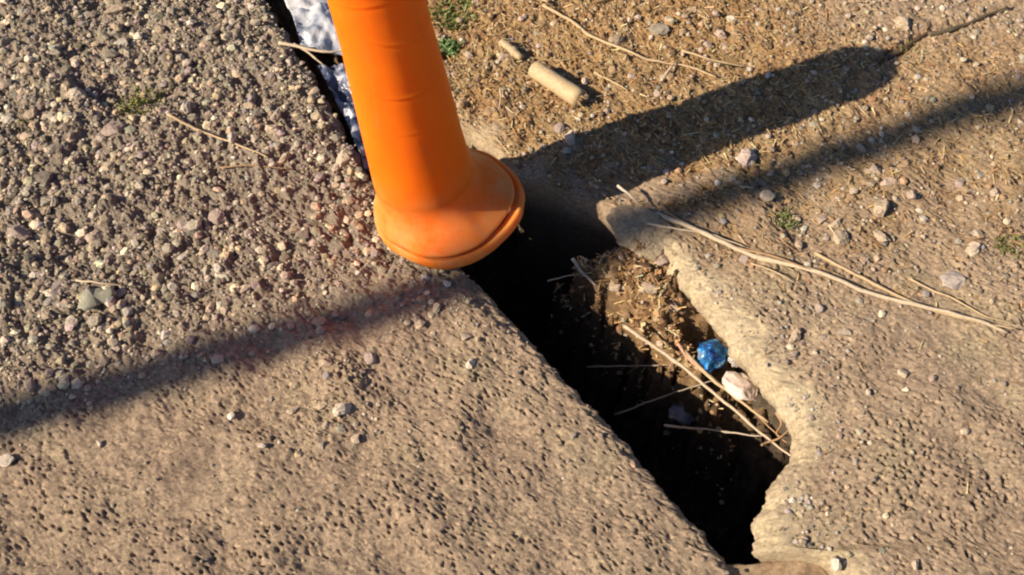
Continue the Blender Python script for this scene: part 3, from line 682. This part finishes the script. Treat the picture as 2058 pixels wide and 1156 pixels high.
def revolve(name, prof, seg=96, parent=tube, off=True, fn=None, cap_top=False):
    V = []; F = []
    for (r_, h) in prof:
        k = min(max(h/.08, 0), 1); k = k*k*(3-2*k)
        for j in range(seg):
            a = 2*math.pi*j/seg; rr_ = r_+(fn(a, h) if fn else 0)
            V.append((OFF.x*k*off+rr_*math.cos(a), OFF.y*k*off+rr_*math.sin(a), h))
    n = len(prof)
    for i in range(n-1):
        for j in range(seg):
            j2 = (j+1) % seg; F.append((i*seg+j, i*seg+j2, (i+1)*seg+j2, (i+1)*seg+j))
    if cap_top: F.append(tuple((n-1)*seg+j for j in range(seg)))
    me = bpy.data.meshes.new(name); me.from_pydata(V, [], F); me.update()
    for p in me.polygons: p.use_smooth = True
    bm = bmesh.new(); bm.from_mesh(me); bmesh.ops.recalc_face_normals(bm, faces=bm.faces); bm.to_mesh(me); bm.free()
    return link(name, me, M_or, parent)
def wrinkle(a, h):
    w = 0
    for h0, a0, wd, amp, sl in ((.365, -.75, .8, .0022, .018), (.285, -1.0, .7, .0016, .012), (.43, -1.5, .5, .0009, 0), (.225, -1.2, .6, .0006, .01)):
        d = math.atan2(math.sin(a-a0), math.cos(a-a0)); hh = h-h0-sl*d*d
        w += amp*math.exp(-(d/wd)**2)*(math.exp(-(hh/.0022)**2)-.9*math.exp(-((hh+.005)/.003)**2))
    return w+.0007*mnoise.noise(Vector((math.cos(a)*2, math.sin(a)*2, h*9)))
RT = .0705
def RS_(h): return RT*(1-.30*(min(h, .34)+.25*max(h-.34, 0)-.08)/.4)
prof = [(RT, .078)]+[(RS_(h), h) for h in np.arange(.1, .5001, .0022)]; RT2 = RS_(.5)
for t in np.linspace(0, 1, 14)[1:]: prof.append((RT2*math.cos(t*1.25)**.8 if t < 1 else RT2*.32, .50+.058*math.sin(t*1.5)))
prof.append((RT2*.30, .562)); prof.append((0.004, .564))
revolve('shaft', prof, 120, fn=wrinkle, cap_top=True)
fp = []
for t in np.linspace(0, 1, 30): fp.append((RT+.0002+(.0985-RT)*(1-t)**2.3, .019+.061*t))
revolve('flared_foot', [(.0945, .0165)]+fp, 120, fn=lambda a, h: FLAP(a)*max(0, (.05-h)/.035)+(.0035*mnoise.noise(Vector((math.cos(a)*1.6, math.sin(a)*1.6, h*14)))+.001*mnoise.noise(Vector((math.cos(a)*5, math.sin(a)*5, h*40))))*min(1, max(0, (.08-h)/.03)))
revolve('rim', [(.088, 0.0), (.103, -.002), (.1062, .001), (.107, .006), (.1066, .012), (.1048, .0158), (.1015, .0166), (.0995, .0150), (.0985, .0125), (.0965, .0125), (.090, .0118)], 120, off=False, fn=lambda a, h: FLAP(a)+.0035*mnoise.noise(Vector((math.cos(a)*1.6+7, math.sin(a)*1.6, 0)))+.0008*mnoise.noise(Vector((math.cos(a)*6, math.sin(a)*6, h*60))))
tag(tube, 'bright orange plastic tube with flared foot standing over the gap', 'tube')

# ------------------------------------------------------------------ rubbish in the gap
def plastic_mat(name, stops, trans, rough, scale):
    m, nt, b = newmat(name)
    nt.links.new(ramp(nt, nz(nt, scale, 3, .5, dist=.6).outputs[0], stops), b.inputs['Base Color'])
    b.inputs['Roughness'].default_value = rough; b.inputs['Transmission Weight'].default_value = trans; b.inputs['Specular IOR Level'].default_value = .6
    bump(nt, b, nz(nt, 70, 3, .6, dist=1.2).outputs[0], .5, .004); return m
M_pw = plastic_mat('white_film', [(.33, (.16, .20, .30)), (.46, (.52, .57, .68)), (.62, (.82, .83, .88))], .25, .25, 18)
M_pb = plastic_mat('blue_film', [(.3, (.03, .035, .06)), (.47, (.08, .10, .20)), (.58, (.52, .56, .68)), (.7, (.07, .09, .17))], .25, .25, 34)
def film(name, corners, mat, label, amp, seed, n=46):
    c = [Vector(q) for q in corners]; o0 = sum(c, Vector())/4
    V = []; F = []
    for i in range(n):
        for j in range(n):
            u, v = i/(n-1), j/(n-1); p = (c[0]*(1-u)+c[1]*u)*(1-v)+(c[3]*(1-u)+c[2]*u)*v-o0
            q = Vector((p.x*16, p.y*16, seed)); f = abs(mnoise.noise(q))*1.4+abs(mnoise.noise(q*2.3))*.7+.3*mnoise.noise(q*5)
            p += Vector((mnoise.noise(q*.8+Vector((9, 0, 0)))*.014, mnoise.noise(q*.8+Vector((0, 9, 0)))*.014, amp*(f-.3))); V.append(p)
    for i in range(n-1):
        for j in range(n-1): F.append((i*n+j, i*n+j+1, (i+1)*n+j+1, (i+1)*n+j))
    me = bpy.data.meshes.new(name); me.from_pydata(V, [], F); me.update()
    for p in me.polygons: p.use_smooth = True
    o = link(name, me, mat); o.location = o0; md = o.modifiers.new('solid', 'SOLIDIFY'); md.thickness = .0007
    return tag(o, label, 'plastic film')
film('plastic_film', [G(560, -40, -.005), G(770, -40, -.01), G(800, 130, -.02), G(610, 92, -.022)], M_pw, 'crumpled shiny white plastic film in the gap left of the tube', .024, 2.2)
film('plastic_film', [G(640, 128, -.030), G(770, 150, -.02), G(825, 355, -.022), G(728, 338, -.030)], M_pb, 'crumpled dark blue plastic film wedged in the gap beside the tube', .03, 8.1)

def blue_can():
    c0 = Vector(G(1432, 712, -.034)); root = empty('crumpled_foil', c0)
    m, nt, b = newmat('blue_foil'); 
    nt.links.new(ramp(nt, nz(nt, 45, 3, .5, dist=.8).outputs[0], [(.32, (.02, .05, .22)), (.48, (.03, .15, .48)), (.58, (.06, .38, .75)), (.68, (.45, .55, .70))]), b.inputs['Base Color'])  # the lighter cyan stops are highlights painted into the blue
    b.inputs['Metallic'].default_value = .55; b.inputs['Roughness'].default_value = .22
    bump(nt, b, nz(nt, 120, 3).outputs[0], .4, .003)
    ms, nt2, b2 = newmat('silver_foil'); nt2.links.new(ramp(nt2, nz(nt2, 60, 3).outputs[0], [(.3, (.5, .5, .55)), (.7, (.85, .85, .88))]), b2.inputs['Base Color']); b2.inputs['Metallic'].default_value = .6; b2.inputs['Roughness'].default_value = .3
    def crumple(name, sz, mat, seed, cuts, off=(0, 0, 0)):
        V, F = ico(5); rc = np.random.default_rng(seed)
        for _ in range(cuts):
            d = rc.standard_normal(3); d /= np.linalg.norm(d); h = rc.uniform(.45, .85); V = V-np.outer(np.maximum(V@d-h, 0)*1.25, d)
        for j in range(len(V)):
            q = Vector(V[j])*2.3+Vector((seed, 0, 0)); V[j] *= 1-.35*abs(mnoise.noise(q))-.15*abs(mnoise.noise(q*2.4))
        return link(name, npmesh(name, V*np.array(sz)+np.array(off), F, False), mat, root)
    crumple('foil_body', (.040, .036, .033), m, 3, 26)
    crumple('foil_edge', (.018, .010, .019), ms, 9, 9, (.027, -.020, .006))
    root.rotation_euler = (.2, .1, .35)
    tag(root, 'crumpled shiny blue foil scrap lying on the ledge in the gap', 'foil scrap')
blue_can()
o = stone(1497, 776, 96, (.74, .58, .47), 'pale pinkish broken stone beside the blue foil in the gap', 'B', asp=(1, .55, .6), rot=-.75, mesh=2, sink=.1); o.location = Vector(G(1492, 780, -.045))
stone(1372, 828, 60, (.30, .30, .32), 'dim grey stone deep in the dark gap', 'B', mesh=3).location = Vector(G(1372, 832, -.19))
for px, py, w in ((1280, 560, 40), (1318, 580, 30), (1230, 600, 30), (1300, 620, 34), (1345, 640, 30)):
    stone(px, py, w, rr.choice([tan, pink, cream]), 'one of the stones among the matted litter in the gap', 'B', group='stones in the gap litter', sink=.3)
# the rough clod at the rim of the hollow
def clod():
    V, F = ico(5); p = GR(1290, 452); rc = np.random.default_rng(8)
    for _ in range(16):
        d = rc.standard_normal(3); d /= np.linalg.norm(d); h = rc.uniform(.5, .85); V = V-np.outer(np.maximum(V@d-h, 0), d); z = hR(p[0], p[1])
    for j in range(len(V)):
        q = Vector(V[j]); V[j] *= 1+.22*mnoise.noise(q*1.7+Vector((3, 1, 0)))+.10*mnoise.noise(q*5.1)+.05*mnoise.noise(q*12)
    V = V*np.array([.050, .052, .034])
    me = npmesh('clod', V, F, False)
    for k in ('soil', 'grit', 'pale', 'deep'): fattr(me, k, np.full(len(V), {'soil': .15, 'pale': .25}.get(k, 0)))
    o = link('clod', me, M_con); o.location = (p[0], p[1], z-.012); tag(o, 'crumbling tan clod at the rim of the dark hollow', 'clod')
clod()

def block():
    out = [G(1405, 1128, -.012), G(1500, 1130, -.010), G(1600, 1113, -.004), G(1650, 1122, 0), G(1720, 1190, 0), G(1760, 1330, 0), G(1560, 1330, -.01), G(1480, 1200, -.012)]
    bm = bmesh.new(); c0 = np.mean(out, 0)
    top = [bm.verts.new(Vector(p-c0)) for p in out]; bot = [bm.verts.new(Vector((p-c0)*np.array([1.02, 1.02, 1]))-Vector((0, 0, .2))) for p in out]
    n = len(out); bm.faces.new(top[::-1]); bm.faces.new(bot)
    for i in range(n): bm.faces.new((top[i], top[(i+1) % n], bot[(i+1) % n], bot[i]))
    bmesh.ops.recalc_face_normals(bm, faces=bm.faces)
    ed = [e for e in bm.edges if all(v in top for v in e.verts)]
    bmesh.ops.bevel(bm, geom=ed, offset=.014, segments=4, profile=.6, affect='EDGES')
    bmesh.ops.triangulate(bm, faces=bm.faces); bmesh.ops.subdivide_edges(bm, edges=bm.edges, cuts=5, use_grid_fill=True)
    for v in bm.verts:
        q = v.co*22; v.co += v.normal*(.004*mnoise.noise(q)+.0025*mnoise.noise(q*3)+.0012*mnoise.noise(q*8))
    me = bpy.data.meshes.new('broken_block'); bm.to_mesh(me); bm.free()
    for p in me.polygons: p.use_smooth = True
    n = len(me.vertices)
    for k in ('soil', 'grit', 'pale', 'deep'): fattr(me, k, np.full(n, .35 if k == 'soil' else 0))
    o = link('broken_block', me, M_con); o.location = c0
    tag(o, 'broken brown concrete block closing the gap at the bottom', 'concrete block')
block()

# ------------------------------------------------------------------ greenery and the torn leaf
def tuft(px, py, w, n, side, c, label, hgt=.012):
    p = G(px, py) if side == 'L' else GR(px, py); z = (hL if side == 'L' else hR)(p[0], p[1]); rad = w*.5*float(np.linalg.norm(p-CAM))/FPX
    root = empty('green_tuft', (p[0], p[1], z)); q = random.Random(int(px))
    V = []; F = []
    for k in range(n*2):
        a, r_ = q.uniform(0, 6.28), rad*math.sqrt(q.random()); b = Vector((r_*math.cos(a), r_*math.sin(a)*.9, 0)); d = Vector((q.gauss(0, .6), q.gauss(0, .6), 1)).normalized()
        L = hgt*q.uniform(.5, 1.2); s_ = d.cross(Vector((q.gauss(0, 1), q.gauss(0, 1), .2))).normalized()*L*.14; i = len(V); t_ = d.cross(s_).normalized()*.0004
        m_ = b+d*L*.55; e = b+d*L+Vector((d.x, d.y, -.25))*L*.35
        V += [b-s_*.5, b+s_*.5, m_+s_, m_-s_, e, b+t_*.5, m_+t_*2]
        F += [(i, i+1, i+2, i+3), (i+3, i+2, i+4), (i, i+3, i+6, i+5), (i+5, i+6, i+2, i+1), (i+3, i+4, i+6), (i+4, i+2, i+6)]
    me = bpy.data.meshes.new('leaves'); me.from_pydata(V, [], F); me.update(); o = link('leaves', me, M_green, root); o.color = (*c, 1)
    tag(root, label, 'plant')
tuft(915, 30, 95, 190, 'R', (.17, .20, .05), 'patch of yellow green moss at the top right of the tube', .015)
tuft(903, 95, 46, 90, 'R', (.15, .23, .08), 'small bright green sprout close to the tube\'s right side', .016)
tuft(285, 212, 90, 90, 'L', (.20, .20, .05), 'olive green sprout in the middle of the gravel', .013)
tuft(1578, 440, 50, 45, 'R', (.17, .19, .06), 'small green sprig among the right hand rubble', .010)
tuft(2030, 500, 60, 45, 'R', (.17, .17, .05), 'olive tuft at the right edge of the picture', .010)
tuft(55, 250, 70, 40, 'L', (.18, .18, .06), 'sparse olive moss at the left edge of the gravel', .008)
tuft(1850, 105, 80, 45, 'R', (.24, .22, .08), 'yellowish moss below the dark twig at top right', .007)

def leaf():
    c0 = Vector(G(190, 598, .012)); V = []; F = []; n = 22
    outl = []
    for k in range(64):
        a = 2*math.pi*k/64; r_ = .023*(.62+.38*abs(math.cos(1.5*a+.5))**.7)*(1+.2*mnoise.noise(Vector((math.cos(a)*2, math.sin(a)*2, 4)))); outl.append((r_*1.25*math.cos(a), r_*.8*math.sin(a)))
    V.append((0, 0, .004))
    for ring in range(1, 7):
        for (x_, y_) in outl:
            t = ring/6; V.append((x_*t, y_*t, .004+.006*mnoise.noise(Vector((x_*t*40, y_*t*40, 1)))-.004*t*t+.004*abs(y_*t)/.02*(-1 if x_ > 0 else .5)))
    for k in range(64): F.append((0, 1+k, 1+(k+1) % 64))
    for ring in range(5):
        for k in range(64):
            a, b = 1+ring*64+k, 1+ring*64+(k+1) % 64; F.append((a, a+64, b+64, b))
    me = bpy.data.meshes.new('torn_leaf'); me.from_pydata(V, [], F); me.update()
    for p in me.polygons: p.use_smooth = True
    o = link('torn_leaf', me, M_green); o.location = c0; o.color = (.29, .275, .20, 1); o.rotation_euler = (.1, -.1, .5)
    o.modifiers.new('solid', 'SOLIDIFY').thickness = .0008
    tag(o, 'pale grey green torn leaf lying in the gravel at left', 'leaf')
leaf()

# ------------------------------------------------------------------ the post behind the camera whose soft shadow crosses the picture
def lamp_post():
    p = G(470, 706); Lp = 3.9
    base = Vector((p[0]-Lp*math.cos(SUN_AZ), p[1]-Lp*math.sin(SUN_AZ), -.05)); root = empty('lamp_post', base)
    m, nt, b = newmat('galvanised_steel'); nt.links.new(ramp(nt, nz(nt, 30, 5).outputs[0], [(.3, (.32, .33, .34)), (.7, (.5, .51, .52))]), b.inputs['Base Color']); b.inputs['Metallic'].default_value = .8; b.inputs['Roughness'].default_value = .45
    link('shaft', tube_mesh('shaft', [(0, 0, z) for z in np.linspace(0, 5.2, 12)], lambda t: .037-.002*t, 24), m, root)
    link('base_plate', tube_mesh('base_plate', [(0, 0, 0), (0, 0, .012), (0, 0, .03), (0, 0, .06)], lambda t: .11 if t < .4 else .05, 24), m, root)
    link('lamp_head', tube_mesh('lamp_head', [(0, 0, 5.2), (-.02, 0, 5.3), (-.15, -.02, 5.36), (-.45, -.05, 5.38), (-.6, -.06, 5.37)], lambda t: .033 if t < .5 else .06, 18), m, root)
    tag(root, 'grey lamp post outside the frame casting the long soft shadow', 'lamp post')
lamp_post()
